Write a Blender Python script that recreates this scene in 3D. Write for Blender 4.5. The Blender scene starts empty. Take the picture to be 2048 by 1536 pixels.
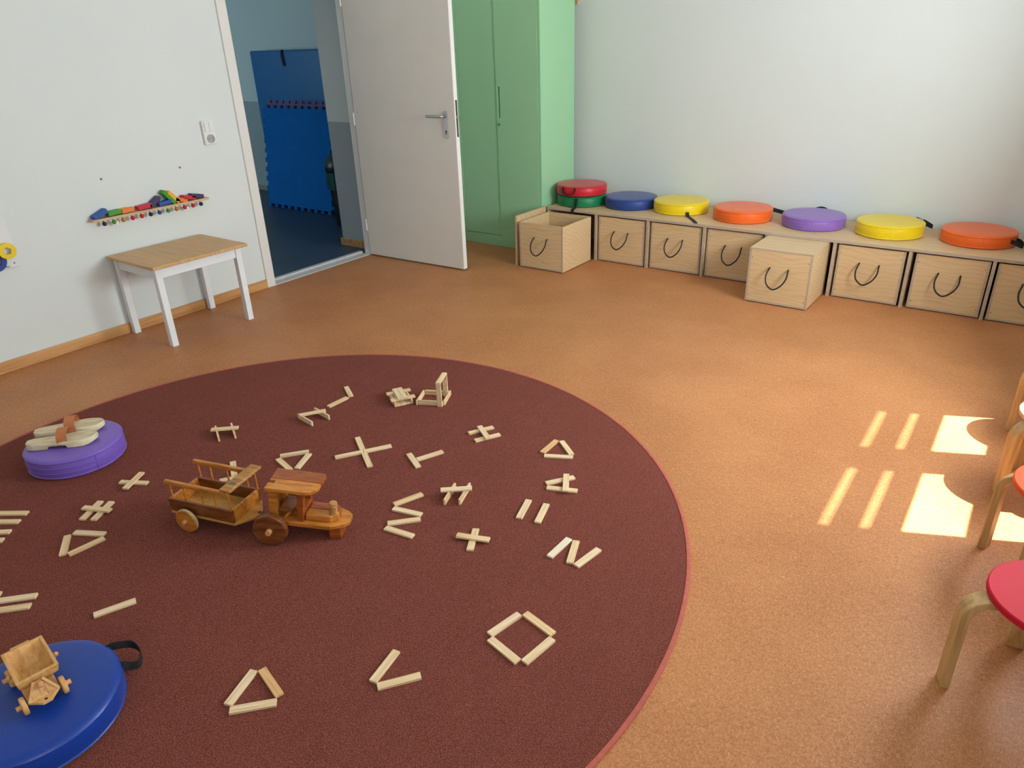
import bpy, bmesh, math, random
from mathutils import Vector, Matrix
random.seed(7)
C = bpy.context.scene.collection
R = math.radians

# ------------------------------------------------------------------ camera
cam_d = bpy.data.cameras.new('camera'); cam = bpy.data.objects.new('camera', cam_d); C.objects.link(cam)
cam_d.sensor_width = 36.0; cam_d.lens = 1443.3425 / 2048 * 36.0; cam_d.clip_start = 0.05
_r = Vector((0.81203235, 0.58278419, -0.03108124)); _d = Vector((0.22833656, -0.36626561, -0.90205982)); _f = Vector((-0.53709019, 0.72540477, -0.43049047))
cam.matrix_world = Matrix(((_r.x, -_d.x, -_f.x, 4.3758), (_r.y, -_d.y, -_f.y, 0.0), (_r.z, -_d.z, -_f.z, 1.554), (0, 0, 0, 1)))
bpy.context.scene.camera = cam

# ------------------------------------------------------------------ world, sun, daylight, exposure
sc = bpy.context.scene
sc.view_settings.view_transform = 'Standard'; sc.view_settings.look = 'None'
sc.view_settings.exposure = 0.10; sc.view_settings.gamma = 1.0; sc.view_settings.use_curve_mapping = False
w = bpy.data.worlds.new('sky'); sc.world = w; w.use_nodes = True
bg = w.node_tree.nodes['Background']; bg.inputs[0].default_value = (0.62, 0.78, 1.0, 1); bg.inputs[1].default_value = 1.0
sd = bpy.data.lights.new('sun', 'SUN'); sd.energy = 36.0; sd.angle = R(0.53); sd.color = (1.0, 0.95, 0.86)
sun = bpy.data.objects.new('sun', sd); C.objects.link(sun)
sun.rotation_euler = Vector((-1, -0.45, -1.887)).to_track_quat('-Z', 'Y').to_euler(); sun.location = (7, 5, 6)
def area(name, loc, sx, sy, direction, watts, color):
    d = bpy.data.lights.new(name, 'AREA'); d.shape = 'RECTANGLE'; d.size = sx; d.size_y = sy; d.energy = watts; d.color = color
    o = bpy.data.objects.new(name, d); C.objects.link(o); o.location = loc
    o.rotation_euler = Vector(direction).to_track_quat('-Z', 'Z').to_euler(); return o
area('daylight_side_window', (4.96, 3.23, 1.43), 1.0, 1.5, (-1, -0.28, 0.22), 116, (0.88, 0.96, 1.0))
area('daylight_middle_window', (4.96, 1.35, 1.5), 1.4, 1.5, (-1, 0, 0.2), 14, (0.90, 0.97, 1.0))
area('daylight_rear_window', (4.96, -0.9, 1.5), 1.4, 1.5, (-1, 0.1, -0.05), 22, (0.92, 0.98, 1.0))
area('daylight_hall_window', (-4.6, 1.15, 1.7), 1.8, 1.5, (0.1, 1, -0.15), 44, (0.60, 0.90, 1.0))

# ------------------------------------------------------------------ materials
def lin(r, g, b):
    f = lambda c: (c / 255 / 12.92) if c <= 10 else ((c / 255 + 0.055) / 1.055) ** 2.4
    return (f(r), f(g), f(b), 1)
def new_mat(name):
    m = bpy.data.materials.new(name); m.use_nodes = True
    return m, m.node_tree.nodes, m.node_tree.links, m.node_tree.nodes['Principled BSDF']
def coords(N, L, scale=(1, 1, 1), kind='Object', rnd=False):
    tc = N.new('ShaderNodeTexCoord'); mp = N.new('ShaderNodeMapping'); mp.inputs['Scale'].default_value = scale
    L.new(tc.outputs[kind], mp.inputs['Vector'])
    if rnd:
        oi = N.new('ShaderNodeObjectInfo'); mu = N.new('ShaderNodeVectorMath'); mu.operation = 'SCALE'
        cx = N.new('ShaderNodeCombineXYZ')
        for i in range(3): L.new(oi.outputs['Random'], cx.inputs[i])
        mu.inputs['Scale'].default_value = 37.0; L.new(cx.outputs[0], mu.inputs[0]); L.new(mu.outputs[0], mp.inputs['Location'])
    return mp.outputs[0]
def ramp(N, L, fac, stops):
    r = N.new('ShaderNodeValToRGB'); e = r.color_ramp.elements
    while len(e) < len(stops): e.new(0.5)
    for el, (p, c) in zip(e, stops): el.position = p; el.color = c
    L.new(fac, r.inputs[0]); return r.outputs[0]
def noise(N, L, vec, scale, detail=3, rough=0.5, dist=0.0):
    n = N.new('ShaderNodeTexNoise'); n.inputs['Scale'].default_value = scale; n.inputs['Detail'].default_value = detail
    n.inputs['Roughness'].default_value = rough; n.inputs['Distortion'].default_value = dist
    L.new(vec, n.inputs['Vector']); return n.outputs['Fac']
def mix(N, L, fac, a, b, mode='MIX'):
    m = N.new('ShaderNodeMix'); m.data_type = 'RGBA'; m.blend_type = mode
    if isinstance(fac, float): m.inputs[0].default_value = fac
    else: L.new(fac, m.inputs[0])
    for s, v in ((6, a), (7, b)):
        if isinstance(v, tuple): m.inputs[s].default_value = v
        else: L.new(v, m.inputs[s])
    return m.outputs[2]
def bump(N, L, P, h, strength, dist=0.002):
    b = N.new('ShaderNodeBump'); b.inputs['Strength'].default_value = strength; b.inputs['Distance'].default_value = dist
    L.new(h, b.inputs['Height']); L.new(b.outputs[0], P.inputs['Normal'])
def plain(name, col, rough=0.5, metal=0.0, var=0.06, vscale=6.0, bumpv=0.0, bscale=200.0, coat=0.0):
    m, N, L, P = new_mat(name)
    v = coords(N, L); n = noise(N, L, v, vscale, 3)
    c0 = tuple(c * (1 - var) for c in col[:3]) + (1,); c1 = tuple(min(1, c * (1 + var)) for c in col[:3]) + (1,)
    L.new(ramp(N, L, n, [(0.3, c0), (0.7, c1)]), P.inputs['Base Color'])
    P.inputs['Roughness'].default_value = rough; P.inputs['Metallic'].default_value = metal; P.inputs['Coat Weight'].default_value = coat
    if bumpv: bump(N, L, P, noise(N, L, v, bscale, 2), bumpv)
    return m
def wood(name, c0, c1, c2, scale=(3, 40, 40), rough=0.5, rnd=True, tint=None, coat=0.0, wave=0.0):
    m, N, L, P = new_mat(name)
    v = coords(N, L, scale, rnd=rnd); n = noise(N, L, v, 1.0, 4, 0.55, 0.6)
    col = ramp(N, L, n, [(0.28, c0), (0.5, c1), (0.72, c2)])
    if wave:
        wv = N.new('ShaderNodeTexWave'); wv.wave_type = 'BANDS'; wv.bands_direction = 'Y'; wv.inputs['Scale'].default_value = wave
        wv.inputs['Distortion'].default_value = 3.0; wv.inputs['Detail'].default_value = 2.0; wv.inputs['Detail Scale'].default_value = 0.6
        L.new(v, wv.inputs['Vector'])
        col = mix(N, L, 0.45, col, ramp(N, L, wv.outputs['Fac'], [(0.2, c0), (0.8, c2)]))
    if tint:
        oi = N.new('ShaderNodeObjectInfo'); col = mix(N, L, oi.outputs['Random'], col, mix(N, L, 1.0, col, tint, 'MULTIPLY'))
    L.new(col, P.inputs['Base Color']); P.inputs['Roughness'].default_value = rough; P.inputs['Coat Weight'].default_value = coat
    bump(N, L, P, n, 0.08, 0.001)
    return m

def wall_mat(name, col, split=None, low=None):
    m, N, L, P = new_mat(name); v = coords(N, L)
    n = noise(N, L, v, 1.3, 4)
    c = ramp(N, L, n, [(0.3, tuple(x * 0.97 for x in col[:3]) + (1,)), (0.7, col)])
    sv = coords(N, L, (7, 7, 26)); s1 = noise(N, L, sv, 1.0, 5, 0.75)
    smudge = ramp(N, L, s1, [(0.66, (0, 0, 0, 1)), (0.76, (1, 1, 1, 1))])
    sp = N.new('ShaderNodeSeparateXYZ'); L.new(coords(N, L), sp.inputs[0])
    zr = ramp(N, L, sp.outputs['Z'], [(0.15, (1, 1, 1, 1)), (0.95, (0.0, 0.0, 0.0, 1))])
    ml = N.new('ShaderNodeMath'); ml.operation = 'MULTIPLY'; L.new(smudge, ml.inputs[0]); L.new(zr, ml.inputs[1])
    m2 = N.new('ShaderNodeMath'); m2.operation = 'MULTIPLY'; L.new(ml.outputs[0], m2.inputs[0]); m2.inputs[1].default_value = 0.28
    c = mix(N, L, m2.outputs[0], c, lin(120, 118, 112))
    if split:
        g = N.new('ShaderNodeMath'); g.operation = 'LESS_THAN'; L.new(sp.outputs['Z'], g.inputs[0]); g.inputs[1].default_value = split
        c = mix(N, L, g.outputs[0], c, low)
    L.new(c, P.inputs['Base Color']); P.inputs['Roughness'].default_value = 0.75
    bump(N, L, P, noise(N, L, v, 160, 3), 0.12, 0.001)
    return m
M = {}
M['wall'] = wall_mat('wall_paint', lin(222, 228, 225))
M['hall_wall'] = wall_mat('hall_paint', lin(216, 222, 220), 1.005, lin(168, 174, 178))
M['ceiling'] = plain('ceiling_paint', lin(235, 236, 234), 0.9)
# linoleum
def lino(name, a, b, c, d, rough):
    m, N, L, P = new_mat(name); v = coords(N, L)
    big = noise(N, L, v, 2.2, 4, 0.55, 0.4)
    f1 = noise(N, L, coords(N, L, (70, 190, 70)), 1.0, 4, 0.65, 1.5)
    f2 = noise(N, L, coords(N, L, (240, 110, 110)), 1.0, 3, 0.65, 1.0)
    base = ramp(N, L, f1, [(0.36, a), (0.5, b), (0.62, c)])
    base = mix(N, L, 0.5, base, ramp(N, L, f2, [(0.36, a), (0.51, b), (0.66, d)]))
    base = mix(N, L, 0.22, base, ramp(N, L, big, [(0.35, a), (0.65, c)]))
    L.new(base, P.inputs['Base Color']); P.inputs['Roughness'].default_value = rough; P.inputs['Specular IOR Level'].default_value = 0.28
    bump(N, L, P, f1, 0.05, 0.0006)
    return m
M['floor'] = lino('linoleum', lin(144, 87, 47), lin(188, 124, 76), lin(204, 142, 92), lin(226, 172, 124), 0.46)
M['hall_floor'] = lino('hall_linoleum', lin(52, 66, 84), lin(62, 76, 94), lin(74, 88, 106), lin(84, 96, 112), 0.4)
# rug
def rug_mat():
    m, N, L, P = new_mat('rug_pile'); v = coords(N, L)
    a = noise(N, L, v, 400, 2, 0.75); b = noise(N, L, v, 5, 4, 0.6); st = noise(N, L, coords(N, L, (60, 9, 30)), 1.0, 3)
    col = ramp(N, L, a, [(0.30, lin(62, 27, 22)), (0.5, lin(122, 62, 50)), (0.70, lin(192, 124, 108))])
    col = mix(N, L, 0.16, col, ramp(N, L, b, [(0.3, lin(92, 46, 34)), (0.7, lin(128, 66, 58))]))
    col = mix(N, L, 0.08, col, ramp(N, L, st, [(0.3, lin(70, 40, 34)), (0.7, lin(130, 78, 70))]))
    L.new(col, P.inputs['Base Color']); P.inputs['Roughness'].default_value = 0.95; P.inputs['Specular IOR Level'].default_value = 0.1
    
    bump(N, L, P, a, 0.7, 0.004)
    return m
M['rug'] = rug_mat()
M['binding'] = plain('rug_binding', lin(178, 90, 74), 0.8, var=0.12, vscale=60, bumpv=0.3, bscale=500)
# plywood
def birch():
    m, N, L, P = new_mat('birch_plywood')
    v = coords(N, L, (1.6, 1.6, 3.4), rnd=True); n = noise(N, L, coords(N, L, (6, 6, 60), rnd=True), 1.0, 4, 0.6, 0.4)
    wv = N.new('ShaderNodeTexWave'); wv.wave_type = 'RINGS'; wv.inputs['Scale'].default_value = 4.5; wv.inputs['Distortion'].default_value = 12.0
    wv.inputs['Detail'].default_value = 1.5; wv.inputs['Detail Scale'].default_value = 0.55; L.new(v, wv.inputs['Vector'])
    c = ramp(N, L, n, [(0.3, lin(208, 177, 132)), (0.7, lin(216, 186, 142))])
    c = mix(N, L, 0.20, c, ramp(N, L, wv.outputs['Fac'], [(0.0, lin(190, 152, 106)), (0.35, lin(222, 192, 150)), (1.0, lin(226, 198, 156))]))
    L.new(c, P.inputs['Base Color']); P.inputs['Roughness'].default_value = 0.42
    return m
M['birch'] = birch()
M['ply_edge'] = wood('plywood_edge', lin(158, 140, 122), lin(184, 166, 146), (0.48, 0.40, 0.33, 1), (4, 4, 320), 0.6)
M['rope'] = plain('black_rope', lin(26, 24, 26), 0.7, bumpv=0.4, bscale=700)
M['webbing'] = plain('black_webbing', lin(22, 23, 26), 0.75, bumpv=0.4, bscale=600)
M['plank'] = wood('pine_plank', lin(200, 164, 118), lin(234, 208, 166), lin(244, 226, 192), (5, 150, 90), 0.6, tint=(0.97, 0.89, 0.78, 1))
M['plank_orange'] = wood('pine_plank_orange', lin(196, 146, 92), lin(220, 172, 116), lin(230, 190, 140), (5, 150, 90), 0.6)
M['plank_pale'] = wood('pine_plank_pale', lin(222, 202, 168), lin(238, 222, 192), lin(244, 232, 208), (5, 150, 90), 0.6)
M['table_top'] = wood('pine_table_top', lin(186, 142, 88), lin(204, 162, 108), lin(214, 174, 120), (4, 70, 40), 0.42)
M['table_white'] = plain('white_table_paint', lin(232, 234, 236), 0.45, var=0.02)
M['skirting'] = wood('skirting_wood', lin(176, 122, 66), lin(204, 150, 92), lin(216, 166, 108), (30, 2.0, 30), 0.45)
M['white_paint'] = plain('white_gloss_paint', lin(228, 226, 220), 0.4, var=0.015)
M['leaf'] = plain('door_laminate', lin(222, 217, 208), 0.45, var=0.02)
M['leaf_edge_lit'] = plain('door_edge_lit', lin(240, 238, 232), 0.4, var=0.01)  # whiter than the leaf: light on the free edge put into the colour
M['metal'] = plain('brushed_aluminium', lin(196, 196, 198), 0.32, 1.0, var=0.04)
M['sill'] = plain('light_threshold_strip', lin(206, 206, 204), 0.35, var=0.08, vscale=30)
M['dark_metal'] = plain('worn_steel', lin(96, 92, 84), 0.45, 0.8, var=0.3, vscale=120)
M['black'] = plain('black_plastic', lin(18, 18, 20), 0.4)
M['green'] = plain('green_lacquer', lin(160, 212, 166), 0.38, var=0.012)
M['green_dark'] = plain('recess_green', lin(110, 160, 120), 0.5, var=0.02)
M['plastic'] = plain('white_plastic', lin(232, 232, 228), 0.3, var=0.01)
M['socket_shade'] = plain('socket_recess_shade', lin(170, 173, 171), 0.4, var=0.02)  # grey paints the shade of the socket recess into its colour
M['brass'] = plain('wall_plug', lin(140, 100, 40), 0.6, var=0.2, vscale=200)
def vinyl(name, col, rough=0.4):
    m, N, L, P = new_mat(name); v = coords(N, L)
    n = noise(N, L, v, 9, 4, 0.6); L.new(ramp(N, L, n, [(0.3, tuple(c * 0.93 for c in col[:3]) + (1,)), (0.7, col)]), P.inputs['Base Color'])
    P.inputs['Roughness'].default_value = rough; P.inputs['Sheen Weight'].default_value = 0.12; P.inputs['Sheen Roughness'].default_value = 0.4
    n2 = noise(N, L, coords(N, L, (1, 1, 2.5)), 14, 3, 0.5, 0.8); bump(N, L, P, n2, 0.22, 0.006)
    return m
V = {'red': vinyl('red_vinyl', lin(206, 32, 44)), 'green': vinyl('green_vinyl', lin(8, 122, 74)), 'blue': vinyl('navy_vinyl', lin(36, 66, 138)),
     'yellow': vinyl('yellow_vinyl', lin(240, 208, 16)), 'orange': vinyl('orange_vinyl', lin(244, 104, 28)), 'purple': vinyl('purple_vinyl', lin(142, 104, 186)),
     'violet': vinyl('violet_vinyl', lin(122, 92, 190)), 'royal': vinyl('royal_blue_vinyl', lin(4, 58, 152), 0.36)}
M['mat_vinyl'] = vinyl('blue_mat_vinyl', lin(0, 104, 168)); M['foam_blue'] = plain('blue_foam', lin(0, 104, 184), 0.8, bumpv=0.2, bscale=300)
M['foam_pink'] = plain('mauve_foam', lin(128, 86, 122), 0.8); M['foam_blue'].node_tree.nodes['Principled BSDF'].inputs['Specular IOR Level'].default_value = 0.2; M['bin'] = plain('black_bin_plastic', lin(16, 18, 20), 0.35)
M['bag'] = plain('green_bin_bag', lin(14, 74, 62), 0.25, var=0.3, vscale=18, bumpv=0.8, bscale=40)
M['toy'] = wood('varnished_pine', lin(150, 84, 24), lin(196, 122, 44), lin(212, 142, 62), (12, 60, 60), 0.35, coat=0.3)
M['toy_red'] = wood('varnished_cherry', lin(116, 50, 14), lin(156, 78, 26), lin(176, 96, 38), (12, 60, 60), 0.32, coat=0.3)
M['toy_dark'] = wood('varnished_walnut', lin(88, 44, 14), lin(122, 66, 26), lin(142, 82, 36), (12, 50, 50), 0.4, coat=0.2)
M['toy_bed'] = wood('varnished_ply', lin(168, 116, 48), lin(196, 144, 70), lin(206, 158, 84), (10, 30, 30), 0.4)
M['toy_board'] = wood('weathered_board', lin(128, 80, 34), lin(176, 122, 64), lin(206, 158, 94), (5, 90, 60), 0.5)
M['toy_rim'] = plain('worn_wheel_rim', lin(196, 186, 140), 0.7, var=0.2, vscale=90)
M['peg'] = wood('beech_peg', lin(196, 130, 76), lin(222, 160, 104), lin(230, 176, 122), (20, 60, 60), 0.5)
M['cart'] = wood('natural_pine', lin(192, 136, 70), lin(216, 166, 100), lin(226, 180, 118), (16, 60, 40), 0.5)
M['cart_stripe'] = wood('grained_pine', lin(150, 86, 36), lin(210, 158, 96), lin(226, 182, 122), (6, 110, 60), 0.5)
M['sole'] = wood('pale_sandal_wood', lin(196, 172, 128), lin(222, 206, 168), lin(234, 222, 192), (8, 50, 50), 0.65)
M['leather'] = plain('tan_leather', lin(192, 116, 70), 0.55, var=0.1, vscale=30, bumpv=0.15, bscale=300)
M['stool_leg'] = wood('bent_birch', lin(180, 142, 88), lin(206, 170, 114), lin(218, 186, 134), (50, 50, 5), 0.45)
M['stool_red'] = plain('red_laminate', lin(206, 30, 52), 0.6, var=0.03); M['stool_orange'] = plain('orange_laminate', lin(226, 92, 40), 0.6, var=0.03)
for k in ('stool_red', 'stool_orange'): M[k].node_tree.nodes['Principled BSDF'].inputs['Specular IOR Level'].default_value = 0.2
M['rail_wood'] = wood('rail_beech', lin(188, 150, 112), lin(212, 178, 140), lin(222, 192, 156), (40, 3, 40), 0.5)
FL = {'blue': plain('blue_stain', lin(24, 78, 158), 0.5), 'green': plain('green_stain', lin(62, 146, 34), 0.5), 'orange': plain('orange_stain', lin(232, 122, 40), 0.5),
      'yellow': plain('yellow_stain', lin(232, 176, 20), 0.5), 'red': plain('red_stain', lin(196, 22, 48), 0.5), 'purple': plain('purple_stain', lin(62, 40, 84), 0.5),
      'navy': plain('navy_stain', lin(24, 34, 66), 0.5), 'ochre': plain('ochre_stain', lin(178, 132, 42), 0.5)}
M['ring_yellow'] = plain('yellow_ring_paint', lin(236, 204, 16), 0.4); M['ring_green'] = plain('green_ring_paint', lin(64, 152, 44), 0.4)
M['ring_blue'] = plain('blue_ring_paint', lin(18, 60, 140), 0.4); M['skin_wood'] = wood('bare_wood', lin(214, 170, 130), lin(226, 186, 148), lin(232, 196, 160))
M['panel_white'] = plain('white_panel', lin(224, 226, 224), 0.45, var=0.02); M['ink'] = plain('black_ink', lin(30, 30, 32), 0.6)
def glass():
    m, N, L, P = new_mat('window_glass'); out = N['Material Output']; N.remove(P)
    t = N.new('ShaderNodeBsdfTransparent'); g = N.new('ShaderNodeBsdfGlossy'); g.inputs['Roughness'].default_value = 0.02
    mx = N.new('ShaderNodeMixShader'); mx.inputs[0].default_value = 0.06
    L.new(t.outputs[0], mx.inputs[1]); L.new(g.outputs[0], mx.inputs[2]); L.new(mx.outputs[0], out.inputs[0]); return m
M['glass'] = glass()
M['blind'] = plain('white_blind', lin(235, 235, 230), 0.8)

# ------------------------------------------------------------------ mesh helpers
class MB:
    def __init__(s): s.bm = bmesh.new()
    def box(s, x0, x1, y0, y1, z0, z1, rot=None):
        vs = [s.bm.verts.new(p) for p in ((x0, y0, z0), (x1, y0, z0), (x1, y1, z0), (x0, y1, z0), (x0, y0, z1), (x1, y0, z1), (x1, y1, z1), (x0, y1, z1))]
        for f in ((3, 2, 1, 0), (4, 5, 6, 7), (0, 1, 5, 4), (1, 2, 6, 5), (2, 3, 7, 6), (3, 0, 4, 7)): s.bm.faces.new([vs[i] for i in f])
        if rot is not None: bmesh.ops.transform(s.bm, matrix=rot, verts=vs)
        return s
    def prism(s, poly, z0, z1, mat=None):
        a = [s.bm.verts.new((x, y, z0)) for x, y in poly]; b = [s.bm.verts.new((x, y, z1)) for x, y in poly]; n = len(poly)
        s.bm.faces.new(a[::-1]); s.bm.faces.new(b)
        for i in range(n): s.bm.faces.new((a[i], a[(i + 1) % n], b[(i + 1) % n], b[i]))
        if mat is not None: bmesh.ops.transform(s.bm, matrix=mat, verts=a + b)
        return s
    def lathe(s, prof, n=48, mat=None, jit=None):
        rings = []; allv = []
        for r, z in prof:
            if r < 1e-6: v = [s.bm.verts.new((0, 0, z))]
            else:
                v = []
                for i in range(n):
                    t = 2 * math.pi * i / n; q = r * (1 + (jit(t, z) if jit else 0)); v.append(s.bm.verts.new((q * math.cos(t), q * math.sin(t), z)))
            rings.append(v); allv += v
        for a, b in zip(rings, rings[1:]):
            for i in range(n):
                j = (i + 1) % n
                if len(a) == 1: s.bm.faces.new((a[0], b[j], b[i])) if len(b) > 1 else None
                elif len(b) == 1: s.bm.faces.new((a[i], a[j], b[0]))
                else: s.bm.faces.new((a[i], a[j], b[j], b[i]))
        if mat is not None: bmesh.ops.transform(s.bm, matrix=mat, verts=allv)
        return s
    def cyl(s, p, q, r, n=20, r2=None):
        p, q = Vector(p), Vector(q); h = (q - p).length; r2 = r if r2 is None else r2
        m = Matrix.Translation(p) @ (q - p).to_track_quat('Z', 'Y').to_matrix().to_4x4()
        return s.lathe([(0, 0), (r, 0), (r2, h), (0, h)], n, m)
    def ball(s, c, r, n=16):
        return s.lathe([(r * math.sin(math.pi * i / 8), -r * math.cos(math.pi * i / 8)) for i in range(9)], n, Matrix.Translation(c))
    def sweep(s, path, sect, up=None, closed=False):
        path = [Vector(p) for p in path]; rings = []
        n = len(path); prev = None
        for i, p in enumerate(path):
            a = path[i - 1] if (i > 0 or closed) else p; b = path[(i + 1) % n] if (i < n - 1 or closed) else p
            t = (b - a).normalized()
            if up is not None: y = Vector(up(i) if callable(up) else up)
            else:
                y = prev if prev is not None else (Vector((0, 0, 1)) if abs(t.z) < 0.9 else Vector((1, 0, 0)))
            y = (y - t * y.dot(t)).normalized(); x = y.cross(t); prev = y
            rings.append([s.bm.verts.new(p + x * u + y * v) for u, v in sect])
        m = len(sect)
        for i in range(n if closed else n - 1):
            A, B = rings[i], rings[(i + 1) % n]
            for k in range(m): s.bm.faces.new((A[k], A[(k + 1) % m], B[(k + 1) % m], B[k]))
        if not closed: s.bm.faces.new(rings[0][::-1]); s.bm.faces.new(rings[-1])
        return s
    def tube(s, path, r, n=10, closed=False):
        return s.sweep(path, [(r * math.cos(2 * math.pi * i / n), r * math.sin(2 * math.pi * i / n)) for i in range(n)], closed=closed)
    def ribbon(s, path, width, thick, up):
        a, b = width / 2, thick / 2
        return s.sweep(path, [(-b, -a), (b, -a), (b, a), (-b, a)], up=up)
    def build(s, name, mat, parent=None, bevel=0.0, seg=2, smooth=False, loc=None, rotz=0.0):
        bmesh.ops.recalc_face_normals(s.bm, faces=s.bm.faces[:])
        me = bpy.data.meshes.new(name); s.bm.to_mesh(me); s.bm.free()
        me.materials.append(M[mat] if isinstance(mat, str) else mat)
        o = bpy.data.objects.new(name, me); C.objects.link(o)
        if parent: o.parent = parent
        if loc: o.location = loc
        o.rotation_euler[2] = rotz
        if smooth:
            for p in me.polygons: p.use_smooth = True
            md = o.modifiers.new('edges', 'EDGE_SPLIT'); md.split_angle = R(38)
        if bevel:
            md = o.modifiers.new('bevel', 'BEVEL'); md.width = bevel; md.segments = seg; md.limit_method = 'ANGLE'; md.angle_limit = R(40)
        return o
def smooth_path(pts, n=8):
    pts = [Vector(p) for p in pts]; out = []
    P = [pts[0] * 2 - pts[1]] + pts + [pts[-1] * 2 - pts[-2]]
    for i in range(1, len(P) - 2):
        for k in range(n):
            t = k / n; a, b, c, d = P[i - 1:i + 3]
            out.append(0.5 * ((2 * b) + (c - a) * t + (2 * a - 5 * b + 4 * c - d) * t * t + (3 * b - a - 3 * c + d) * t ** 3))
    return out + [pts[-1]]
def tag(o, label, cat, group=None):
    o['label'] = label; o['category'] = cat
    if group: o['group'] = group
    return o
def thing(name, label, cat, loc=(0, 0, 0), rotz=0.0, group=None):
    o = bpy.data.objects.new(name, None); C.objects.link(o); o.location = loc; o.rotation_euler = (0, 0, rotz); o.empty_display_size = 0.05
    return tag(o, label, cat, group)
def structure(o): o['kind'] = 'structure'; return o
def struct_empty(name, loc=(0, 0, 0), rotz=0.0):
    o = bpy.data.objects.new(name, None); C.objects.link(o); o.location = loc; o.rotation_euler = (0, 0, rotz); return structure(o)
def dup(root, loc, rotz, label, group=None):
    r = root.copy(); C.objects.link(r); r.location = loc; r.rotation_euler = (0, 0, rotz); r['label'] = label
    if group: r['group'] = group
    def rec(src, dst):
        for ch in list(src.children):
            c = ch.copy(); C.objects.link(c); c.parent = dst; rec(ch, c)
    rec(root, r); return r

# ------------------------------------------------------------------ the setting
YB = 5.335; XR = 5.0; Y0 = -2.6; ZC = 3.0
structure(MB().box(-0.07, XR + 0.2, Y0, YB, -0.1, 0).build('floor', 'floor'))
structure(MB().box(-7.2, -0.07, -0.2, 5.47, -0.1, 0).build('floor_hall', 'hall_floor'))
structure(MB().box(-0.14, XR + 0.2, Y0 - 0.2, YB + 0.2, ZC, ZC + 0.1).build('ceiling', 'ceiling'))
structure(MB().box(-7.2, -0.14, -0.4, 5.67, ZC, ZC + 0.1).build('ceiling_hall', 'ceiling'))
FY0, FY1, DZ = 2.993, 4.10, 2.07
structure(MB().box(-0.14, 0, Y0, FY0, 0, ZC).box(-0.045, 0, FY1, YB, 0, ZC).box(-0.14, 0, FY0, FY1, DZ, ZC).build('wall_left', 'wall'))
structure(MB().box(-0.14, XR + 0.2, YB, YB + 0.2, 0, ZC).build('wall_back', 'wall'))
structure(MB().box(-0.14, XR + 0.2, Y0 - 0.2, Y0, 0, ZC).build('wall_front', 'wall'))
structure(MB().box(-7.2, -0.14, 5.47, 5.67, 0, ZC).build('wall_hall_back', 'hall_wall'))
structure(MB().box(-0.44, -0.14, 4.13, 5.47, 0, ZC).box(-0.14, -0.046, 4.13, 5.3, 0, ZC).build('wall_hall_stub', 'hall_wall'))
structure(MB().box(-7.4, -7.2, -0.4, 5.67, 0, ZC).build('wall_hall_end', 'hall_wall'))
structure(MB().box(-7.2, -0.14, -0.4, -0.2, 0, ZC).build('wall_hall_front', 'hall_wall'))
# right wall with three window openings
wins = [(2.66, 3.80, 0.6, 2.3), (0.6, 2.1, 0.6, 2.3), (-1.65, -0.15, 0.6, 2.3)]
b = MB(); ys = sorted([Y0, YB] + [v for a in wins for v in a[:2]])
b.box(XR, XR + 0.2, Y0, YB, 0, 0.6).box(XR, XR + 0.2, Y0, YB, 2.3, ZC)
for i in range(0, len(ys), 2): b.box(XR, XR + 0.2, ys[i], ys[i + 1], 0.6, 2.3)
structure(b.build('wall_right', 'wall'))
for k, (ya, yb, za, zb) in enumerate(wins):
    o = struct_empty('window_%d' % (k + 1))
    f = MB(); xa, xb = XR + 0.04, XR + 0.08
    if k == 0: panes = [(2.735, 3.18), (3.365, 3.74)]
    else: mid = (ya + yb) / 2; panes = [(ya + 0.08, mid - 0.07), (mid + 0.07, yb - 0.08)]
    edges = [ya] + [v for p in panes for v in p] + [yb]
    for i in range(0, 6, 2): f.box(xa, xb, edges[i], edges[i + 1], za, zb)
    for p in panes:
        f.box(xa, xb, p[0], p[1], za, za + 0.07).box(xa, xb, p[0], p[1], zb - 0.07, zb).box(xa, xb, p[0], p[1], 1.09, 1.165)
    f.build('window_frame', 'white_paint', o, 0.004)
    MB().box(XR + 0.058, XR + 0.062, ya + 0.03, yb - 0.03, za + 0.03, zb - 0.03).build('pane', 'glass', o)
    MB().box(XR - 0.02, XR + 0.04, ya - 0.05, yb + 0.05, za - 0.03, za - 0.001).build('window_sill', 'white_paint', o, 0.004)
    s = MB(); xs = XR + 0.115
    if k == 0:
        for z0, z1 in ((1.635, 1.823), (1.832, 1.842), (1.850, 1.858), (1.866, 2.052), (2.061, 2.071), (2.079, 2.087), (2.095, 2.299)): s.box(xs, xs + 0.0015, ya, yb, z0, z1)
    else: s.box(xs, xs + 0.012, ya, yb, za, zb)
    s.build('roller_shutter', 'blind', o)
# skirting boards
structure(MB().box(0, 0.016, Y0, FY0, 0, 0.062).build('baseboard_left', 'skirting', bevel=0.003))
structure(MB().box(-0.455, -0.05, 4.113, 4.13, 0, 0.062).build('baseboard_hall', 'skirting', bevel=0.003))
structure(MB().box(-7.2, -0.45, 5.455, 5.47, 0, 0.06).build('baseboard_hall_back', plain('grey_skirting', lin(150, 146, 130), 0.6), bevel=0.003))
structure(MB().box(XR - 0.016, XR, Y0, YB, 0, 0.062).build('baseboard_right', 'skirting', bevel=0.003))
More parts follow.
